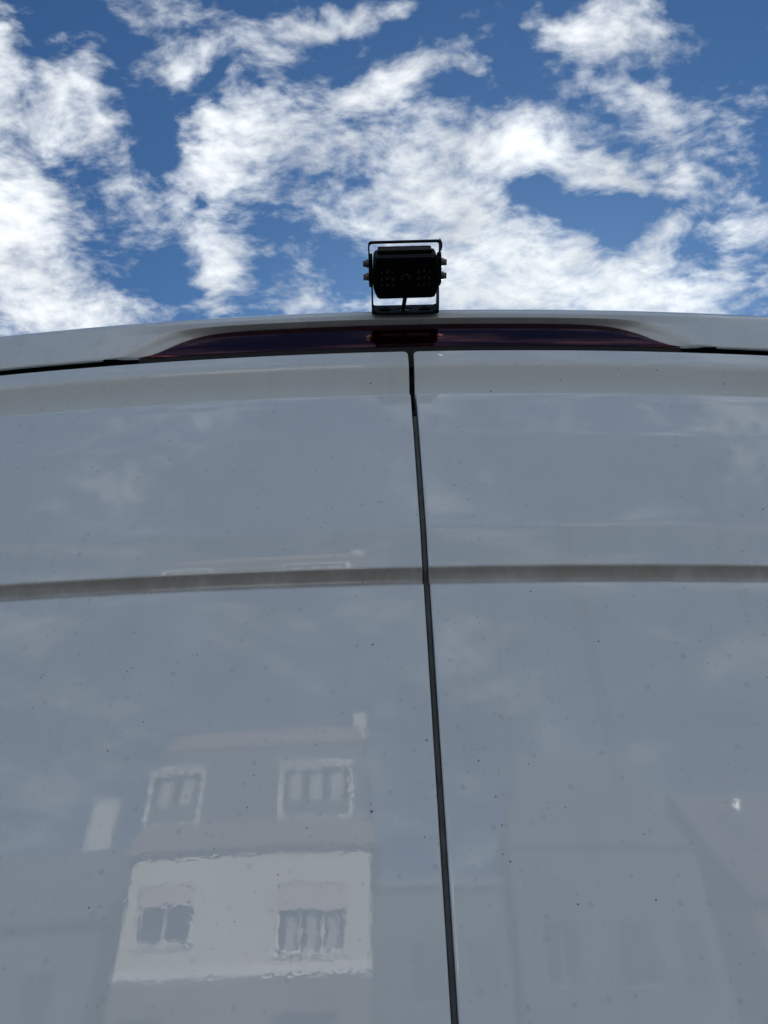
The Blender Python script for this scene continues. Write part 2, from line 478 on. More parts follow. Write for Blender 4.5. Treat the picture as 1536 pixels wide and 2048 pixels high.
def lens_mat():
    t = NT('dark_red_lamp_lens')
    p = t.pos()
    sp = t.n('ShaderNodeSeparateXYZ', {0: p})
    n = t.noise(t.n('ShaderNodeVectorMath', {0: p, 1: (3, 3, 60)}, operation='MULTIPLY').outputs[0], 2.0, 4.0)
    col = t.mix(t.ramp(n, .3, .7), (.005, .0002, .0008, 1), (.008, .0003, .0014, 1))
    t.set(Base_Color=col, Roughness=.10, IOR=1.75, Specular_Tint=(1.0, .36, .48, 1))
    # fine horizontal ribs moulded into the lens
    w = t.n('ShaderNodeTexWave', {'Vector': p, 'Scale': 60.0, 'Distortion': 0.0}, wave_type='BANDS', bands_direction='Z')
    b = t.n('ShaderNodeBump', {'Height': w.outputs['Fac'], 'Strength': .03, 'Distance': .0005})
    return t.set(Normal=b.outputs[0])


M['lens'] = lens_mat()

# houses and street
M['render_white'] = simple('cream_render', (.61, .60, .54), .85, .08, 1.2, .2, 80)
M['render_pink'] = simple('pinkish_render', (.18, .145, .14), .85, .12, 1.2, .2, 80)
M['render_grey'] = simple('grey_render', (.085, .095, .10), .85, .15, .8, .2, 80)
M['brick'] = simple('red_brick_wall', (.13, .075, .065), .85, .2, 5, .3, 60)
M['pure_white'] = simple('white_painted_wall', (.48, .49, .48), .8, .06, 1.5, .1, 60)
M['slate'] = simple('grey_slate_roof', (.075, .082, .09), .75, .25, 4, .4, 30)
M['tile'] = simple('old_red_roof_tile', (.21, .155, .15), .75, .25, 6, .4, 30)
M['tile_dark'] = simple('dark_red_roof_tile', (.09, .076, .072), .8, .2, 6, .4, 30)
M['frame_grey'] = simple('grey_window_frame', (.16, .165, .17), .5, .1, 4)
M['frame_white'] = simple('white_window_frame', (.82, .81, .80), .4, .05, 4)
M['shutter'] = simple('pale_pink_grey_roller_shutter', (.58, .50, .50), .6, .06, 4)
M['curtain'] = simple('pale_curtain', (.36, .35, .35), .9, .15, 6)
M['window_glass'] = simple('house_window_glass', (.03, .035, .045), .03, .05, 2)
M['door_wood'] = simple('brown_door_wood', (.16, .08, .04), .5, .3, 8)
M['zinc'] = simple('zinc_gutter', (.12, .12, .125), .6, .15, 6)
M['bright_steel'] = simple('bright_steel_glint_tube', (.85, .83, .80), .22, .05, 6, Metallic=1.0)
M['asphalt'] = simple('asphalt', (.042, .042, .044), .9, .3, .8, .5, 120)
M['paving'] = simple('concrete_paving', (.16, .155, .15), .9, .15, 1.5, .3, 60)
M['kerb'] = simple('kerb_stone', (.33, .32, .30), .85, .15, 4, .3, 60)
M['ground'] = simple('grass_and_soil_ground', (.07, .085, .04), .95, .35, .4, .5, 20)
M['line'] = simple('worn_road_paint', (.70, .70, .67), .7, .15, 5)
M['leaf'] = simple('hedge_leaf', (.06, .09, .035), .6, .4, 3)
M['bark'] = simple('tree_bark', (.10, .075, .055), .9, .3, 8, .5, 40)

# ------------------------------------------------------------------ street
g = bmesh.new()
grid(g, [[(x, y, 0) for x in (-3000, -60, 60, 3000)] for y in (-3000, -60, 60, 3000)])
tag(obj('ground', g, M['ground']), kind='structure')
road = bmesh.new()
grid(road, [[(x, y, .02) for x in (-400, -20, 20, 400)] for y in (-14.5, 3, 9.0)])
tag(obj('road', road, M['asphalt']), kind='structure')
pav = tag(obj('pavement', box(-400, 400, -17.6, -14.66, -.1, .13), M['paving']), kind='structure')
kb = obj('kerb', box(-400, 400, -14.66, -14.5, -.1, .14, bevel=.015), M['kerb'], pav)
pav2 = tag(obj('pavement', box(-400, 400, 9.16, 12, -.1, .13), M['paving']), kind='structure')
obj('kerb', box(-400, 400, 9.0, 9.16, -.1, .14, bevel=.015), M['kerb'], pav2)
for i in range(9):
    x = -26 + i * 6
    tag(obj('road_marking', box(x, x + 3, -7.06, -6.94, .021, .024), M['line']), kind='structure')

# ------------------------------------------------------------------ the van
Z0 = CAM_Z
BOW = 10.0                                    # the rear is bowed in plan, radius 5 m
VAN = empty('panel_van', (0, 2.75, 0))
tag(VAN, 'white high roof panel van with twin rear doors, seen from close behind and below', 'van')


def vpart(name, bm, mat, parent=VAN, smooth=True):
    return part(name, bm, mat, parent, smooth=smooth)


def lerp(a, b, t):
    return a + (b - a) * t


def halfw(z):
    """half width of the body at a height"""
    if z < 1.3:
        return 1.0
    t = min(1.0, (z - 1.3) / 1.2)
    return 1.0 - .11 * t ** 1.5


def smoothpath(pts, r, n=6):
    """polyline with every inner corner rounded by radius-like length r (list or number)"""
    out = [Vector(pts[0])]
    for i in range(1, len(pts) - 1):
        a, b, c = Vector(pts[i - 1]), Vector(pts[i]), Vector(pts[i + 1])
        rr = r[i - 1] if isinstance(r, (list, tuple)) else r
        rr = min(rr, (a - b).length * .48, (c - b).length * .48)
        p, q = b + (a - b).normalized() * rr, b + (c - b).normalized() * rr
        for k in range(n + 1):
            t = k / n
            out.append(p * (1 - t) ** 2 + b * 2 * t * (1 - t) + q * t * t)
    out.append(Vector(pts[-1]))
    return out


def densify(path, step):
    out = [path[0]]
    for a, b in zip(path, path[1:]):
        k = max(1, int(math.ceil((b - a).length / step)))
        for j in range(1, k + 1):
            out.append(a.lerp(b, j / k))
    return out


# the doors' profile from bottom to top: (inset, height above the camera)
PROFILE = [(.030, -1.12), (.004, -1.06), (0, -.90), (0, .3652),
           (.0085, .3685), (.0130, .3755), (.0080, .3815),          # pressed rail
           (.0043, .3840), (.0000, .4245), (.0105, .551), (.0225, .630),
           (.0460, .6410), (.0195, .6735), (.0225, .7000)]
prof = smoothpath([(p[0], p[1]) for p in PROFILE],
                  [.01, .05, .0014, .003, .004, .002, .0014, .005, .006, .010, .010, .006], 6)
prof = densify(prof, .02)
DOOR_TOP = PROFILE[-1][1]


def make_door(side):
    gap0, gap1 = .0020, .0030              # the gap widens a little towards the top
    rc = .006                                 # rounded upper inner corner
    us = [0, .0005, .0012, .002, .003, .0045, .006, .008, .011, .016, .024, .036] + [.05 + .02 * i for i in range(36)]
    bm = bmesh.new()
    rows = []
    nfold = 5
    rf = .0016

    def point(u, d, z, fold):
        xo = .86 * halfw(z + Z0)
        gap = lerp(gap0, gap1, min(1, max(0, z / .7)))
        x = gap + (u if u < .05 else lerp(.05, xo - gap, (u - .05) / .70))
        return Vector((side * x, d + x * x / BOW, z + Z0))
    path = prof
    # column positions with the folded inner edge first
    cols = [(0, .028, 0), (0, .012, 0)] + [(rf * (1 - math.sin(a)), rf * (1 - math.cos(a)), 0) for a in [R(90 - 90 * k / nfold) for k in range(nfold)]][0:0]
    colspec = [('f', .026)] + [('f', .008)] + [('r', k / nfold) for k in range(nfold)] + [('u', u + rf) for u in us if u > 0]
    umax = max(us)
    for kind, v in colspec:
        row = []
        if kind == 'f':
            u, dd = 0.0, v
        elif kind == 'r':
            a = R(90) * v
            u, dd = rf * (1 - math.cos(a)), rf * (1 - math.sin(a))
        else:
            u, dd = v, 0.0
        top = DOOR_TOP
        if u < rc:
            top -= rc - math.sqrt(max(0, rc * rc - (rc - u) ** 2))
        for p in path:
            z = min(p.y, top - .0016) if p.y > top - .0017 else p.y
            row.append(point(min(u, umax), p.x + dd, z, 0))
        last = path[-1]
        for k in range(1, nfold + 1):         # folded upper edge
            a = R(90) * k / nfold
            row.append(point(min(u, umax), last.x + dd + rf * (1 - math.cos(a)), top - .0016 + rf * math.sin(a), 0))
        row.append(point(min(u, umax), last.x + dd + .03, top, 0))
        rows.append(row)
    # outer edge folds back
    lastr = rows[-1]
    for k in range(1, 4):
        a = R(30) * k
        rows.append([v + Vector((side * .003 * math.sin(a), .003 * (1 - math.cos(a)), 0)) for v in lastr])
    rows.append([v + Vector((side * .003, .03, 0)) for v in lastr])
    grid(bm, rows)
    return bm


doors = []
for s in (-1, 1):
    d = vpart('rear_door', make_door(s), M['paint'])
    doors.append(d)
doors[0]['label'] = 'left rear door with the reflection of a house'
doors[1]['label'] = 'right rear door'

# rubber strip in the gap between the doors: it stops short of the top, where the gap stays open and black
strip = bmesh.new()
srows = []
for (x, dd) in ((-.0032, .0085), (-.0018, .0046), (-.0009, .0036), (.0009, .0036), (.0018, .0046), (.0032, .0085)):
    srows.append([Vector((x + .0002, p.x + dd, p.y + Z0)) for p in prof if p.y < .594])
grid(strip, srows)
seal = vpart('door_gap_seal', strip, M['rubber'])
cap = bmesh.new()
grid(cap, [[(x, p.x + .024, p.y + Z0) for p in prof] + [(x, .06, DOOR_TOP + Z0 + .02)] for x in (-.02, .02)])
vpart('door_edge_gasket', cap, M['black_rubber'])

# ------------------------------------------------------------------ rear header: hood, lamp pocket, roof edge
ZB = .7150                                    # lower edge of the header
ROUND_Y, ROUND_Z, ROUND_R = .053, .769, .030


def header_y(z):
    return lerp(.0250, .0230, (z - ZB) / (ROUND_Z - ZB))


# lamp pocket: outer rim on the header face, inner rim 9 mm deeper (x, z), right half
OUT = [(.0, .7627), (.12, .7626), (.20, .7625), (.245, .7615), (.272, .7580), (.290, .7520), (.305, .7440), (.318, .7350), (.330, .7255), (.340, .7180), (.352, ZB)]
INN = [(.0, .7632), (.12, .7630), (.190, .7624), (.225, .7603), (.245, .7565), (.262, .7500), (.274, .7435), (.284, .7365), (.294, .7300), (.304, .7250), (.314, .7220)]


def catmull(pts, n):
    out = []
    for i in range(len(pts) - 1):
        p0, p1, p2, p3 = (Vector(pts[max(0, i - 1)]), Vector(pts[i]), Vector(pts[i + 1]), Vector(pts[min(len(pts) - 1, i + 2)]))
        for k in range(n):
            t = k / n
            out.append(.5 * ((2 * p1) + (p2 - p0) * t + (2 * p0 - 5 * p1 + 4 * p2 - p3) * t * t + (3 * p1 - p0 - 3 * p2 + p3) * t ** 3))
    out.append(Vector(pts[-1]))
    return out


outer, inner = catmull(OUT, 7), catmull(INN, 7)
outer = [Vector((-p.x, p.y)) for p in reversed(outer[1:])] + outer
inner = [Vector((-p.x, p.y)) for p in reversed(inner[1:])] + inner
POCKET = .009
hb = bmesh.new()


def header_col(x, zs, corner=None):
    """points of the header above height zs at plan position x, over the rounded edge onto the roof"""
    y0 = x * x / BOW
    n = 10
    zt = ROUND_Z
    pts = []
    zs0 = min(zs, zt - .004)
    for k in range(n + 1):
        z = lerp(zs0, zt, k / n)
        pts.append(Vector((x, header_y(z) + y0, z + Z0)))
    for k in range(1, 13):
        a = R(90) * k / 12
        pts.append(Vector((x, ROUND_Y - ROUND_R * math.cos(a) + y0, ROUND_Z + ROUND_R * math.sin(a) + Z0)))
    for (yy, zz) in ((.09, .8005), (.16, .803), (.30, .806)):
        pts.append(Vector((x, max(yy + y0, pts[-1].y + .01), zz + Z0)))
    return pts


cols = []
xs_side = [.365, .39, .42, .46, .50, .55, .60, .65, .70, .74]
left = [header_col(-x, ZB) for x in reversed(xs_side)]
right = [header_col(x, ZB) for x in xs_side]
mid = [header_col(p.x, p.y) for p in outer]
allcols = left + mid + right
# wrap round the rear corners of the body
for sgn in (-1, 1):
    base = header_col(sgn * .74, ZB)
    wr = []
    for k in range(1, 9):
        a = R(90) * k / 8
        col = []
        for j, v in enumerate(base):
            inset = v.y - (.74 ** 2 / BOW)
            cx, cy = sgn * .74, .74 ** 2 / BOW + .14
            rr = max(.14 - inset, .012)
            col.append(Vector((cx + sgn * rr * math.sin(a), cy - rr * math.cos(a), v.z)))
        wr.append(col)
    col = [v + Vector((0, .25, 0)) for v in wr[-1]]
    wr.append(col)
    if sgn > 0:
        allcols = allcols + wr
    else:
        allcols = list(reversed(wr)) + allcols
grid(hb, allcols)
# pocket wall with a rounded rim
wall = []
for o, i in zip(outer, inner):
    po = Vector((o.x, header_y(o.y) + o.x ** 2 / BOW, o.y + Z0))
    pi = Vector((i.x, header_y(ZB) + POCKET + i.x ** 2 / BOW, i.y + Z0))
    row = []
    for k in range(9):
        t = k / 8
        e = t
        q = po.lerp(pi, e)
        q.y += .0022 * math.sin(math.pi * t) * (-1 if t < .5 else .4) * .35
        row.append(q)
    back = pi + Vector((0, .012, 0))
    row.append(back)
    wall.append(row)
grid(hb, wall)
# lower lip of the header on both sides of the pocket turns in
for sgn in (-1, 1):
    xs = [sgn * x for x in [.352] + xs_side]
    grid(hb, [[Vector((x, header_y(ZB) + x * x / BOW + dy, ZB + Z0 + dz)) for dy, dz in ((0, 0), (.001, -.0002), (.003, .0004))] for x in xs])
clean(hb)
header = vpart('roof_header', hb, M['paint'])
# ------------------------------------------------------------------ brake lamp in the pocket
LAMP_Y = header_y(ZB) + POCKET - .0010
lb = bmesh.new()
lrows = []
lin = [p for p in inner]
ZL = .7205
for p in lin:
    if p.y < ZL + .0012:
        continue
    row = []
    top = p.y - .0012
    for k in range(13):
        t = k / 12
        z = lerp(ZL, top, t)
        crown = .0014 * math.sin(math.pi * min(1, max(0, t))) ** .6
        row.append(Vector((p.x * .997, LAMP_Y + p.x ** 2 / BOW - crown - .0015, z + Z0)))
    lrows.append(row)
grid(lb, lrows)
lamp = vpart('brake_lamp', lb, M['lens'])
lamp['label'] = 'long dark red brake lamp above the rear doors'
hs = bmesh.new()
grid(hs, [[Vector((x, LAMP_Y + x * x / BOW + dy, z + Z0)) for dy, z in ((.012, ZB + .045), (.006, ZL + .004), (-.001, ZL), (-.0005, ZL - .003), (.001, ZB - .006), (.02, ZB - .018))]
          for x in [-.312 + .0208 * i for i in range(31)]])
vpart('lamp_base', hs, M['black_rubber'], lamp)
# dark weather seal behind the gap between header and doors
ws = bmesh.new()
grid(ws, [[Vector((x, .0375 + x * x / BOW + dy, z + Z0)) for dy, z in ((.0, .690), (.0, .740), (.004, .745))] for x in [-.80 + .05 * i for i in range(33)]])
vpart('door_weather_seal', ws, M['black_rubber'])

# ------------------------------------------------------------------ the rest of the van (outside the picture)
secs = [(.16, 1.0, 2.474, .42), (1.5, 1.0, 2.478, .42), (3.5, 1.0, 2.474, .42), (3.95, .985, 2.43, .42), (4.35, .965, 2.0, .42),
        (4.85, .95, 1.42, .42), (5.2, .93, 1.20, .40), (5.42, .88, 1.0, .38), (5.52, .80, .74, .40)]
bb = bmesh.new()
rows = []
for (y, w, zt, zb) in secs:
    row = []
    for k in range(41):
        t = k / 40 * 2 - 1
        # open loop: left sill, up the side, over the roof, down to the right sill
        s_ = abs(t)
        sg = -1 if t < 0 else 1
        hh = zt - zb
        if s_ > .45:
            z = zb + (1 - (s_ - .45) / .55) * (hh - .12)
            x = halfw(z) * w
        else:
            a = R(90) * (s_ / .45)
            xe = halfw(zt - .12) * w
            k2 = s_ / .45
            x = xe * (k2 if k2 < .8 else .8 + .2 * math.sin(R(90) * (k2 - .8) / .2))
            z = zt - .12 * (0 if k2 < .8 else 1 - math.cos(R(90) * (k2 - .8) / .2)) - .012 * k2 ** 2
        row.append(Vector((sg * x, y, z)))
    rows.append(row)
grid(bb, rows)
front = rows[-1]
bb.faces.new([bb.verts.new(v) for v in front])
clean(bb, 1e-4)
vpart('body', bb, M['paint'])
# rear corner pillars with the tail lamps
for sgn in (-1, 1):
    pb = bmesh.new()
    rws = []
    for k in range(12):
        z = lerp(.62, ZB + Z0 - .006, k / 11)
        xo, W = .86 * halfw(z) + .007, halfw(z)
        row = [Vector((sgn * xo, xo * xo / BOW + .03, z)), Vector((sgn * xo, xo * xo / BOW, z))]
        ycor = xo * xo / BOW
        for j in range(1, 9):
            a = R(90) * j / 8
            row.append(Vector((sgn * (xo + (W - xo) * math.sin(a)), ycor + .14 * (1 - math.cos(a)) + .0, z)))
        row.append(Vector((sgn * W, .30, z)))
        rws.append(row)
    grid(pb, rws)
    vpart('corner_pillar', pb, M['paint'])
    tb = bmesh.new()
    rws = []
    for k in range(10):
        z = lerp(1.05, 1.55, k / 9)
        xo, W = .86 * halfw(z) + .02, halfw(z)
        row = []
        for j in range(0, 9):
            a = R(80) * j / 8
            row.append(Vector((sgn * (xo + (W - xo + .012) * math.sin(a)), xo * xo / BOW + .14 * (1 - math.cos(a)) - .012, z)))
        rws.append(row)
    grid(tb, rws)
    tl = vpart('tail_light', tb, M['tail'])
    for z in (.85, 1.45, 2.1):
        hx = .86 * halfw(z) + .004
        hy = hx * hx / BOW
        vpart('door_hinge', box(sgn * hx - .05, sgn * hx + .03, hy - .022, hy + .004, z - .03, z + .03, bevel=.008), M['black_plastic'], smooth=False)
hd = box(.07, .24, -.028, .012, 1.18, 1.225, bevel=.010)
vpart('handle', hd, M['black_plastic'], doors[1], smooth=False)
vpart('number_plate', box(-.62, -.10, -.004, .02, .86, .97, bevel=.004), M['plate'], doors[0], smooth=False)
bp = bmesh.new()
grid(bp, [[Vector((x, x * x / BOW + yy + (.15 * ((abs(x) - .8) / .2) ** 2 if abs(x) > .8 else 0), z)) for yy, z in ((.10, .60), (-.085, .60), (-.10, .58), (-.10, .38), (-.06, .32), (.2, .32))]
          for x in [-1 + .05 * i for i in range(41)]])
vpart('bumper', bp, M['black_plastic'])
vpart('underbody', box(-.85, .85, .25, 5.2, .30, .44), M['black_plastic'], smooth=False)
for (wx, wy) in ((-1, 1.05), (1, 1.05), (-1, 4.55), (1, 4.55)):
    w_ = bmesh.new()
    x0, x1 = (wx * .98, wx * .76)
    prof_t = [(.20, 0), (.29, -.005), (.335, .02), (.35, .05), (.35, .17), (.335, .20), (.29, .225), (.20, .22)]
    rws = []
    for k in range(33):
        a = 2 * math.pi * k / 32
        rws.append([Vector((wx * (1.0 - o), wy + r_ * math.cos(a), .35 + r_ * math.sin(a) + .02)) for r_, o in prof_t])
    grid(w_, rws)
    clean(w_, 1e-4)
    ty = vpart('wheel', w_, M['tyre'])
    rm = bmesh.new()
    rws = []
    for k in range(33):
        a = 2 * math.pi * k / 32
        rws.append([Vector((wx * (1.0 - o), wy + r_ * math.cos(a), .37 + r_ * math.sin(a))) for r_, o in [(.21, .01), (.20, .03), (.15, .05), (.09, .04), (.07, .02), (.002, .02)]])
    grid(rm, rws)
    clean(rm, 1e-4)
    vpart('rim', rm, M['rim'], ty)
# windscreen, cab windows, head lamps
wsn = bmesh.new()
grid(wsn, [[Vector((sx * lerp(.80, .86, t), lerp(3.99, 4.83, t) + .02, lerp(2.385, 1.455, t) + .022)) for sx in (-1, -.5, 0, .5, 1)] for t in [i / 8 for i in range(9)]])
vpart('windscreen', wsn, M['glass'])
for sgn in (-1, 1):
    cw = bmesh.new()
    prism(cw, [(3.1, 1.45), (4.45, 1.45), (4.05, 2.0), (3.1, 2.05)], 'x', sgn * .995, sgn * 1.004)
    vpart('cab_window', cw, M['glass'], smooth=False)
    vpart('headlight', box(sgn * .62 - .16, sgn * .62 + .16, 5.30, 5.475, .86, 1.02, bevel=.03), M['headlamp'], smooth=False)
    mr = box(sgn * 1.16 - .10, sgn * 1.16 + .10, 4.20, 4.34, 1.45, 1.80, bevel=.04)
    bx(mr, min(sgn * .96, sgn * 1.10), max(sgn * .96, sgn * 1.10), 4.25, 4.30, 1.50, 1.55)
    vpart('wing_mirror', mr, M['black_plastic'], smooth=False)

# ------------------------------------------------------------------ reversing camera on the roof edge
TILT = R(20)
bdir = Vector((0, -math.cos(TILT), math.sin(TILT)))      # the bracket stands out from the roof edge
cdir = Vector((0, -math.sin(TILT), -math.cos(TILT)))     # the camera looks down
foot = Vector((-.0035, ROUND_Y - ROUND_R * math.cos(TILT), ROUND_Z + ROUND_R * math.sin(TILT) + Z0)) + bdir * .0012
DEV = empty('reversing_camera')
DEV.empty_display_size = .03
DEV.matrix_world = Matrix(((1, bdir.x, cdir.x, foot.x), (0, bdir.y, cdir.y, foot.y), (0, bdir.z, cdir.z, foot.z), (0, 0, 0, 1)))
tag(DEV, 'small black reversing camera in a metal bracket on the roof edge above the brake lamp', 'camera')


def dp(name, bm, mat, parent=DEV, smooth=False):
    return obj(name, bm, mat, parent, smooth)


def bevel_all(bm, off, seg=2):
    bmesh.ops.remove_doubles(bm, verts=bm.verts[:], dist=1e-6)
    sharp = [e for e in bm.edges if len(e.link_faces) == 2 and e.calc_face_angle(0) > R(30)]
    bmesh.ops.bevel(bm, geom=sharp, offset=off, segments=seg, affect='EDGES', profile=.5)
    return bm


# U bracket: foot with slot, two arms
fb_ = bmesh.new()
slot = [(.0085 * math.copysign(1, math.cos(a)) * .55 + .0042 * math.cos(a) - .001, .0042 * math.sin(a) + .001) for a in [2 * math.pi * (k + .5) / 24 for k in range(24)]]
rc = .006
outl = []
for (cx, cy, a0) in ((.0395 - rc, .018 - rc, 0), (-.0395 + rc, .018 - rc, 90), (-.0395 + rc, -.018 + rc, 180), (.0395 - rc, -.018 + rc, 270)):
    for k in range(5):
        a = R(a0 + 22.5 * k)
        outl.append((cx + rc * math.cos(a), cy + rc * math.sin(a)))
# plate lies in the x / c plane -> extrude along b (y)
prism(fb_, outl, 'y', 0.0, .0020, hole=slot)
foot_o = dp('bracket_foot', fb_, M['black_metal'])
for sx in (-1, 1):
    wsr = bmesh.new()
    n = 28
    rws = []
    for k in range(n + 1):
        a = 2 * math.pi * k / n
        rws.append([Vector((sx * .0235 + r_ * math.cos(a), b_, .001 + r_ * math.sin(a))) for r_, b_ in ((.0072, .0021), (.0070, .0034), (.0042, .0036), (.0036, .0028), (.0001, .0024))])
    grid(wsr, rws)
    clean(wsr, 1e-6)
    dp('mounting_screw', wsr, M['black_metal'], smooth=True)
for sx in (-1, 1):
    a_ = bmesh.new()
    # arm: bends up out of the foot, tapers, ends in a rounded ear
    path = [(.0350, .0010), (.0378, .0016), (.0392, .0040), (.0394, .010), (.0392, .030), (.0395, .058)]
    wid = [.015, .015, .0145, .0125, .0105, .0105]
    rin, rout = [], []
    rws = []
    for (ax, ab), w in zip(path, wid):
        rws.append([Vector((sx * ax, ab, -w + .001)), Vector((sx * ax, ab, w + .001)), Vector((sx * (ax - .0019), ab + (.0018 if ab < .003 else 0), w + .001)), Vector((sx * (ax - .0019), ab + (.0018 if ab < .003 else 0), -w + .001)), Vector((sx * ax, ab, -w + .001))])
    grid(a_, rws)
    bmesh.ops.holes_fill(a_, edges=[e for e in a_.edges if e.is_boundary])
    clean(a_, 1e-6)
    dp('bracket_arm', a_, M['black_metal'])
    # ear plate where arm, hood and body are screwed together
    ear = bmesh.new()
    prism(ear, [(.0300, -.009), (.0335, -.011), (.0585, -.011), (.0645, -.006), (.0665, .002), (.0600, .011), (.0335, .011), (.0285, .004)], 'x', sx * .0372, sx * .0418)
    bevel_all(ear, .0008)
    dp('side_ear', ear, M['black_metal'])
    for b_ in (.0395, .0546):
        sc = bmesh.new()
        cyl(sc, (sx * .0410, b_, 0), (sx * .0450, b_, 0), .0047, n=20)
        cyl(sc, (sx * .0448, b_, 0), (sx * .0482, b_, 0), .0036, n=6)
        dp('side_screw', sc, M['steel'])
# thin hood strip over the housing
hood = bmesh.new()
hp = smoothpath([(-.0418, .042), (-.0422, .0765), (.0422, .0770), (.0418, .042)], .0045, 5)
for j, (p, q) in enumerate(zip(hp, hp[1:])):
    pass
ins = smoothpath([(-.0402, .042), (-.0404, .0744), (.0402, .0749), (.0400, .042)], .0036, 5)
rws = []
for p, q in zip(hp, ins):
    rws.append([Vector((p.x, p.y, -.018)), Vector((p.x, p.y, -.010)), Vector((q.x, q.y, -.010)), Vector((q.x, q.y, -.018)), Vector((p.x, p.y, -.018))])
grid(hood, rws)
bmesh.ops.holes_fill(hood, edges=[e for e in hood.edges if e.is_boundary])
clean(hood, 1e-6)
hood_o = dp('hood_strip', hood, M['black_metal'])
fl = bmesh.new()
prism(fl, [(.0635, -.022), (.0770, -.022), (.0770, .004), (.0715, .004), (.0670, -.002)], 'x', .0405, .0428)
bevel_all(fl, .0008)
dp('hood_side_flange', fl, M['black_metal'], hood_o)

# housing: stepped top, chamfered bottom
hz = bmesh.new()
prism(hz, [(-.0365, .036), (-.0372, .050), (-.0362, .0665), (-.0335, .0700), (.0340, .0705), (.0362, .0672), (.0372, .050), (.0365, .036), (.0345, .0290), (.0305, .0235), (-.0305, .0230), (-.0335, .0275)],
      'z', -.016, .026)
bevel_all(hz, .0012)
body = dp('housing', hz, M['black_metal'])
body.location = (0, -.003, 0)
tp = bmesh.new()
prism(tp, [(-.0310, .069), (-.0310, .0728), (-.0298, .0738), (.0298, .0740), (.0310, .0730), (.0310, .069)], 'z', -.015, .012)
bevel_all(tp, .0006)
dp('top_rib', tp, M['black_metal'], body)
# front bezel: barrel shaped sides
bz = bmesh.new()
outb, inb = [], []
for sx in (1, -1):
    for k in range(13):
        t = k / 12 * 2 - 1
        b_ = .0480 + (.0220 * t if sx > 0 else -.0220 * t)
        outb.append((sx * (.0375 - .0052 * abs(t) ** 2.3), b_))
        inb.append((sx * (.0352 - .0050 * abs(t) ** 2.3), .0480 + (b_ - .0480) * .90))
prism(bz, outb, 'z', .0255, .0330, hole=inb)
bevel_all(bz, .0006)
dp('front_bezel', bz, M['black_metal'], body)
gl = bmesh.new()
prism(gl, inb, 'z', .0262, .0295)
glass = dp('front_glass', gl, M['dark_glass'], body)
led_me = None
for sx in (-1, 1):
    for i in range(3):
        for j in range(3):
            if led_me is None:
                lm = bmesh.new()
                bmesh.ops.create_uvsphere(lm, u_segments=12, v_segments=6, radius=.0021)
                o = dp('infrared_led', lm, M['led'], body, True)
                led_me = o.data
            else:
                o = bpy.data.objects.new('infrared_led', led_me)
                C.objects.link(o)
                o.parent = body
            o.location = (sx * (.0145 + .0062 * i), .0385 + .0072 * j + (.001 if i == 1 else 0), .0280)
ln = bmesh.new()
cyl(ln, (0, .047, .0265), (0, .047, .0312), .0075, n=28)
cyl(ln, (0, .047, .0310), (0, .047, .0318), .0052, .0040, n=28)
dp('camera_lens', ln, M['dark_glass'], body)
# lead from the housing through the slot
cb_ = bmesh.new()
pts = [Vector((.0012, .0270, .004)), Vector((.0004, .018, .003)), Vector((-.0012, .008, .001)), Vector((-.0026, .000, .001)), Vector((-.0030, -.012, .006))]
rws = []
for i, p in enumerate(pts):
    rws.append([p + Vector((.0025 * math.cos(2 * math.pi * k / 12), 0, .0025 * math.sin(2 * math.pi * k / 12))) for k in range(13)])
grid(cb_, rws)
clean(cb_, 1e-6)
dp('cable', cb_, M['black_rubber'], smooth=True)

# ------------------------------------------------------------------ houses across the street (seen mirrored in the van's paint)
def facade(x0, x1, z0, z1, y, holes, depth=.30):
    """wall facing +Y with real openings (x0, x1, z0, z1) and reveals"""
    bm = bmesh.new()
    xs = sorted({x0, x1} | {h[0] for h in holes} | {h[1] for h in holes})
    zs = sorted({z0, z1} | {h[2] for h in holes} | {h[3] for h in holes})
    for a, b in zip(xs, xs[1:]):
        for c, d in zip(zs, zs[1:]):
            mx, mz = (a + b) / 2, (c + d) / 2
            if any(h[0] < mx < h[1] and h[2] < mz < h[3] for h in holes):
                continue
            for yy in (y, y - depth):
                bm.faces.new([bm.verts.new(p) for p in ((a, yy, c), (b, yy, c), (b, yy, d), (a, yy, d))])
    for (a, b, c, d) in list(holes) + [(x0, x1, z0, z1)]:
        for p, q in (((a, c), (b, c)), ((b, c), (b, d)), ((b, d), (a, d)), ((a, d), (a, c))):
            bm.faces.new([bm.verts.new(v) for v in ((p[0], y, p[1]), (q[0], y, q[1]), (q[0], y - depth, q[1]), (p[0], y - depth, p[1]))])
    bmesh.ops.remove_doubles(bm, verts=bm.verts[:], dist=1e-4)
    return bm


def ring(x0, x1, z0, z1, y0, y1, t):
    bm = bmesh.new()
    bx(bm, x0, x0 + t, y0, y1, z0, z1)
    bx(bm, x1 - t, x1, y0, y1, z0, z1)
    bx(bm, x0 + t, x1 - t, y0, y1, z1 - t, z1)
    bx(bm, x0 + t, x1 - t, y0, y1, z0, z0 + t)
    return bm


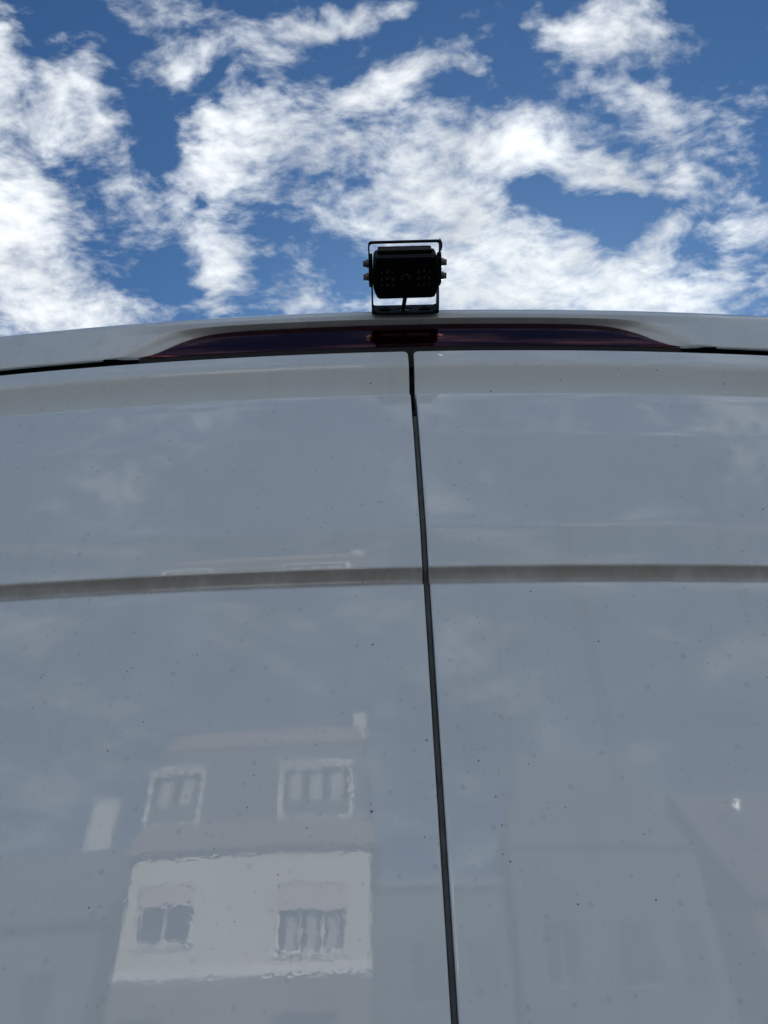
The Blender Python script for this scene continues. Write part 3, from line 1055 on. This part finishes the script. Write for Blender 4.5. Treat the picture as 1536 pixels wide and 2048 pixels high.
def window(house, x0, x1, z0, z1, y, shutter=0.0, curtains=0, mull=1, fm='frame_grey'):
    """frame, panes, curtain, roller shutter and sill in an opening whose outer face is at y"""
    f = part('window', ring(x0 + .003, x1 - .003, z0 + .003, z1 - .003, y - .22, y - .14, .07), M[fm], house)
    n = mull + 1
    wdt = (x1 - x0 - .14) / n
    for k in range(n):
        a = x0 + .07 + k * wdt
        part('pane', box(a + .02, a + wdt - .02, y - .19, y - .18, z0 + .07, z1 - .07), M['window_glass'], f)
        if k:
            part('mullion', box(a - .03, a + .03, y - .215, y - .145, z0 + .07, z1 - .07), M[fm], f)
    for k in range(curtains):
        a = x0 + .12 + (x1 - x0 - .24) * (k + .5) / curtains
        part('curtain', box(a - .16, a + .16, y - .172, y - .166, z0 + .09, z1 - .1), M['curtain'], f)
    if shutter:
        zz = z1 - (z1 - z0) * shutter
        sb = bmesh.new()
        k = int((z1 - zz) / .05)
        for i in range(k):
            bx(sb, x0 + .05, x1 - .05, y - .045, y - .025, z1 - (i + 1) * .05 + .003, z1 - i * .05 - .001)
        part('roller_shutter', sb, M['shutter'], f)
    part('sill', box(x0 - .06, x1 + .06, y - .12, y + .07, z0 - .06, z0 - .002), M[fm], f)


def sides(house, x0, x1, y0, y1, z0, z1, mat):
    bm = bmesh.new()
    bx(bm, x0, x0 + .3, y0, y1 - .302, z0, z1)
    bx(bm, x1 - .3, x1, y0, y1 - .302, z0, z1)
    bx(bm, x0 + .302, x1 - .302, y0, y0 + .3, z0, z1)
    part('wall', bm, mat, house)


# --- cream house with a mansard roof
H = empty('mansard_house', (-5.1, -25, 0))
tag(H, 'cream house with grey mansard roof and two white dormers, mirrored in the left door', 'house')
Y = -21.0
x0, x1 = -8.75, -1.02
up = [(-8.36, -6.52, 6.30, 7.72), (-3.92, -1.74, 5.95, 7.60)]
part('wall', facade(x0, x1, 5.72, 8.45, Y, up), M['render_white'], H)
window(H, *up[0], Y, shutter=.36, fm='frame_white')
window(H, *up[1], Y, shutter=.42, curtains=3, mull=2, fm='frame_white')
low = [(-8.4, -7.0, 3.3, 4.7), (-3.8, -2.0, 3.3, 4.7), (-8.4, -7.0, .9, 2.2), (-4.0, -3.0, .16, 2.3)]
part('wall', facade(x0 - .04, x1 + .04, .0, 5.50, Y + .02, low), M['render_pink'], H)
part('string_course', box(x0 - .02, x1 + .02, Y - .3, Y + .06, 5.502, 5.718), M['frame_white'], H)
window(H, *low[0], Y + .02)
window(H, *low[1], Y + .02)
window(H, *low[2], Y + .02)
dr = part('door', box(-3.98, -3.02, Y - .2, Y - .14, .16, 2.28), M['door_wood'], H)
part('handle', box(-3.12, -3.08, Y - .14, Y - .08, 1.1, 1.25), M['zinc'], dr)
sides(H, x0, x1, -29, Y, 0, 8.45, M['render_white'])
# roof: tiled skirt over the eaves, steep slate slope, tiled cap
rf = bmesh.new()


def frustum(bm, ra, za, rb, zb):
    a = [bm.verts.new((x, y, za)) for x, y in ((ra[0], ra[2]), (ra[1], ra[2]), (ra[1], ra[3]), (ra[0], ra[3]))]
    b = [bm.verts.new((x, y, zb)) for x, y in ((rb[0], rb[2]), (rb[1], rb[2]), (rb[1], rb[3]), (rb[0], rb[3]))]
    for k in range(4):
        bm.faces.new((a[k], a[(k + 1) % 4], b[(k + 1) % 4], b[k]))
    bm.faces.new(list(reversed(a)))
    bm.faces.new(b)


frustum(rf, (x0 - .35, x1 + .30, -29.3, Y + .14), 8.452, (x0 + .05, x1 - .05, -29, Y - .02), 9.28)
roof = part('roof', rf, M['tile'], H)
r2 = bmesh.new()
frustum(r2, (x0 + .08, x1 - .08, -28.9, Y - .05), 9.283, (x0 + .25, x1 - .22, -28.4, Y - .60), 11.70)
part('slate_slope', r2, M['slate'], roof)
r3 = bmesh.new()
frustum(r3, (x0 + .15, x1 - .12, -28.6, Y - .50), 11.703, (x0 + .5, x1 - .45, -27.5, Y - .95), 12.40)
part('roof_cap', r3, M['tile'], roof)
part('gutter', box(x0 - .40, x1 + .34, Y + .14, Y + .20, 8.47, 8.55, bevel=.02), M['tile'], roof)
for (a, b, nc) in ((-8.72, -6.80, 2), (-4.08, -1.58, 3)):
    d = part('dormer', facade(a, b, 9.30, 10.86, Y - .04, [(a + .09, b - .09, 9.33, 10.76)], .2), M['frame_white'], H)
    for e0, e1 in ((a + .01, a + .08), (b - .08, b - .01)):
        part('cheek', box(e0, e1, Y - 1.3, Y - .242, 9.3, 10.85), M['slate'], d)
    part('dormer_roof', box(a - .10, b + .10, Y - 1.4, Y + .04, 10.863, 10.93, bevel=.02), M['frame_white'], d)
    bm = box(a + .095, b - .095, Y - .20, Y - .19, 9.335, 10.755)
    part('pane', bm, M['window_glass'], d)
    for k in range(nc):
        c = a + .2 + (b - a - .4) * (k + .5) / nc
        part('curtain', box(c - .22, c + .22, Y - .186, Y - .180, 9.50, 10.6), M['curtain'], d)
ch = box(-1.62, -1.18, -22.9, -22.3, 11.2, 13.05, bevel=.02)
ch_o = part('chimney', ch, M['pure_white'], roof)
part('chimney_cap', box(-1.70, -1.10, -22.98, -22.22, 13.052, 13.12), M['kerb'], ch_o)

# --- low grey neighbour right of it
N = empty('flat_roof_house', (1.2, -26, 0))
tag(N, 'low grey flat roofed house between the mansard house and the slate roofed house', 'house')
hol = [(.2, 1.4, 5.0, 6.4), (2.0, 3.0, 5.0, 6.4), (.2, 1.4, 1.2, 2.6), (2.0, 2.9, .16, 2.3)]
part('wall', facade(-.95, 3.35, 0, 7.75, -22.4, hol), M['render_grey'], N)
for h in hol[:3]:
    window(N, *h, -22.4)
part('door', box(2.02, 2.88, -22.6, -22.54, .16, 2.28), M['door_wood'], N)
sides(N, -.95, 3.35, -29, -22.4, 0, 7.75, M['render_grey'])
part('roof', box(-1.05, 3.45, -29.1, -22.25, 7.752, 8.0, bevel=.03), M['zinc'], N)

# --- tall slate roofed house on the right
G = empty('hipped_roof_house', (6.8, -26, 0))
tag(G, 'tall grey house with hipped slate roof, mirrored in the right door', 'house')
hol = [(4.3, 5.5, 5.2, 6.7), (6.6, 7.8, 5.2, 6.7), (8.6, 9.4, 5.2, 6.7), (4.3, 5.5, 1.3, 2.8), (6.7, 7.7, .16, 2.3)]
part('wall', facade(3.55, 9.9, 0, 8.6, -21.6, hol), M['render_grey'], G)
for h in hol[:4]:
    window(G, *h, -21.6)
part('door', box(6.72, 7.68, -21.8, -21.74, .16, 2.28), M['door_wood'], G)
sides(G, 3.55, 9.9, -30, -21.6, 0, 8.6, M['render_grey'])
r = bmesh.new()
frustum(r, (3.5, 9.95, -30.1, -21.55), 8.602, (5.0, 9.3, -26.4, -25.8), 13.1)
groof = part('roof', r, M['slate'], G)
part('gutter', box(3.5, 9.95, -21.55, -21.48, 8.61, 8.68, bevel=.02), M['slate'], groof)

# --- brick house far right
K = empty('brick_house', (14, -25, 0))
tag(K, 'red brick house with tiled roof at the far right, mirrored in the right door', 'house')
hol = [(11.6, 12.7, 4.4, 5.8), (14.4, 15.6, 4.4, 5.8), (11.6, 12.7, 1.2, 2.6), (14.5, 15.5, .16, 2.3)]
part('wall', facade(10.7, 17.6, 0, 7.0, -20.4, hol), M['brick'], K)
for h in hol[:3]:
    window(K, *h, -20.4)
part('door', box(14.52, 15.48, -20.6, -20.54, .16, 2.28), M['door_wood'], K)
sides(K, 10.7, 17.6, -28, -20.4, 0, 7.0, M['brick'])
r = bmesh.new()
prism(r, [(-28.4, 7.002), (-20.0, 7.002), (-20.05, 7.15), (-24.2, 11.2), (-28.35, 7.15)], 'x', 10.5, 17.8)
kroof = part('roof', r, M['tile_dark'], K)
fl_ = bmesh.new()  # steel tube added for a window's sun glint in the right door
cyl(fl_, (12.05, -21.9, 8.6), (12.05, -21.9, 10.9), .11, n=16)
cyl(fl_, (12.05, -21.9, 10.9), (12.05, -21.9, 11.05), .19, .06, n=16)
part('added_glint_tube', fl_, M['bright_steel'], kroof, smooth=True)

# --- white house left
W = empty('white_gable_house', (-13, -27, 0))
tag(W, 'white gabled house left of the mansard house, mirrored at the edge of the left door', 'house')
hol = [(-14.6, -13.4, 4.6, 6.0), (-12.4, -11.2, 4.6, 6.0), (-14.6, -13.4, 1.2, 2.6), (-12.2, -11.2, .16, 2.3)]
part('wall', facade(-16.2, -9.95, 0, 7.2, -22.2, hol), M['render_grey'], W)
for h in hol[:3]:
    window(W, *h, -22.2)
part('door', box(-12.18, -11.22, -22.4, -22.34, .16, 2.28), M['door_wood'], W)
sides(W, -16.2, -9.95, -30, -22.2, 0, 7.2, M['render_grey'])
r = bmesh.new()
prism(r, [(-30.3, 7.202), (-21.9, 7.202), (-21.9, 7.35), (-26, 10.4), (-30.3, 7.35)], 'x', -16.4, -9.8)
wroof = part('roof', r, M['slate'], W)
part('chimney', box(-13.6, -12.4, -27.6, -26.9, 8.0, 12.5, bevel=.03), M['pure_white'], wroof)

# --- more of the street further out, plainer
def far_house(label, xa, xb, y, h, ridge, wm, rm_):
    o = empty('street_house', ((xa + xb) / 2, y - 4, 0))
    tag(o, label, 'house', 'houses further along the street')
    w = xb - xa
    hl = []
    for zz in (1.2, 4.2):
        for k in range(3):
            c = xa + w * (k + .5) / 3
            hl.append((c - .55, c + .55, zz, zz + 1.4))
    part('wall', facade(xa, xb, 0, h, y, hl), wm, o)
    for q in hl:
        window(o, *q, y)
    sides(o, xa, xb, y - 8, y, 0, h, wm)
    b = bmesh.new()
    prism(b, [(y - 8.3, h + .002), (y + .4, h + .002), (y + .4, h + .15), (y - 4, ridge), (y - 8.3, h + .15)], 'x', xa - .2, xb + .2)
    part('roof', b, rm_, o)


far_house('grey rendered house beside the white gabled house, furthest left', -26.0, -17.2, -21.5, 6.6, 10.0, M['render_grey'], M['tile'])
far_house('cream house beyond the brick house, furthest right', 19.0, 28.0, -21.0, 6.4, 9.8, M['render_white'], M['slate'])
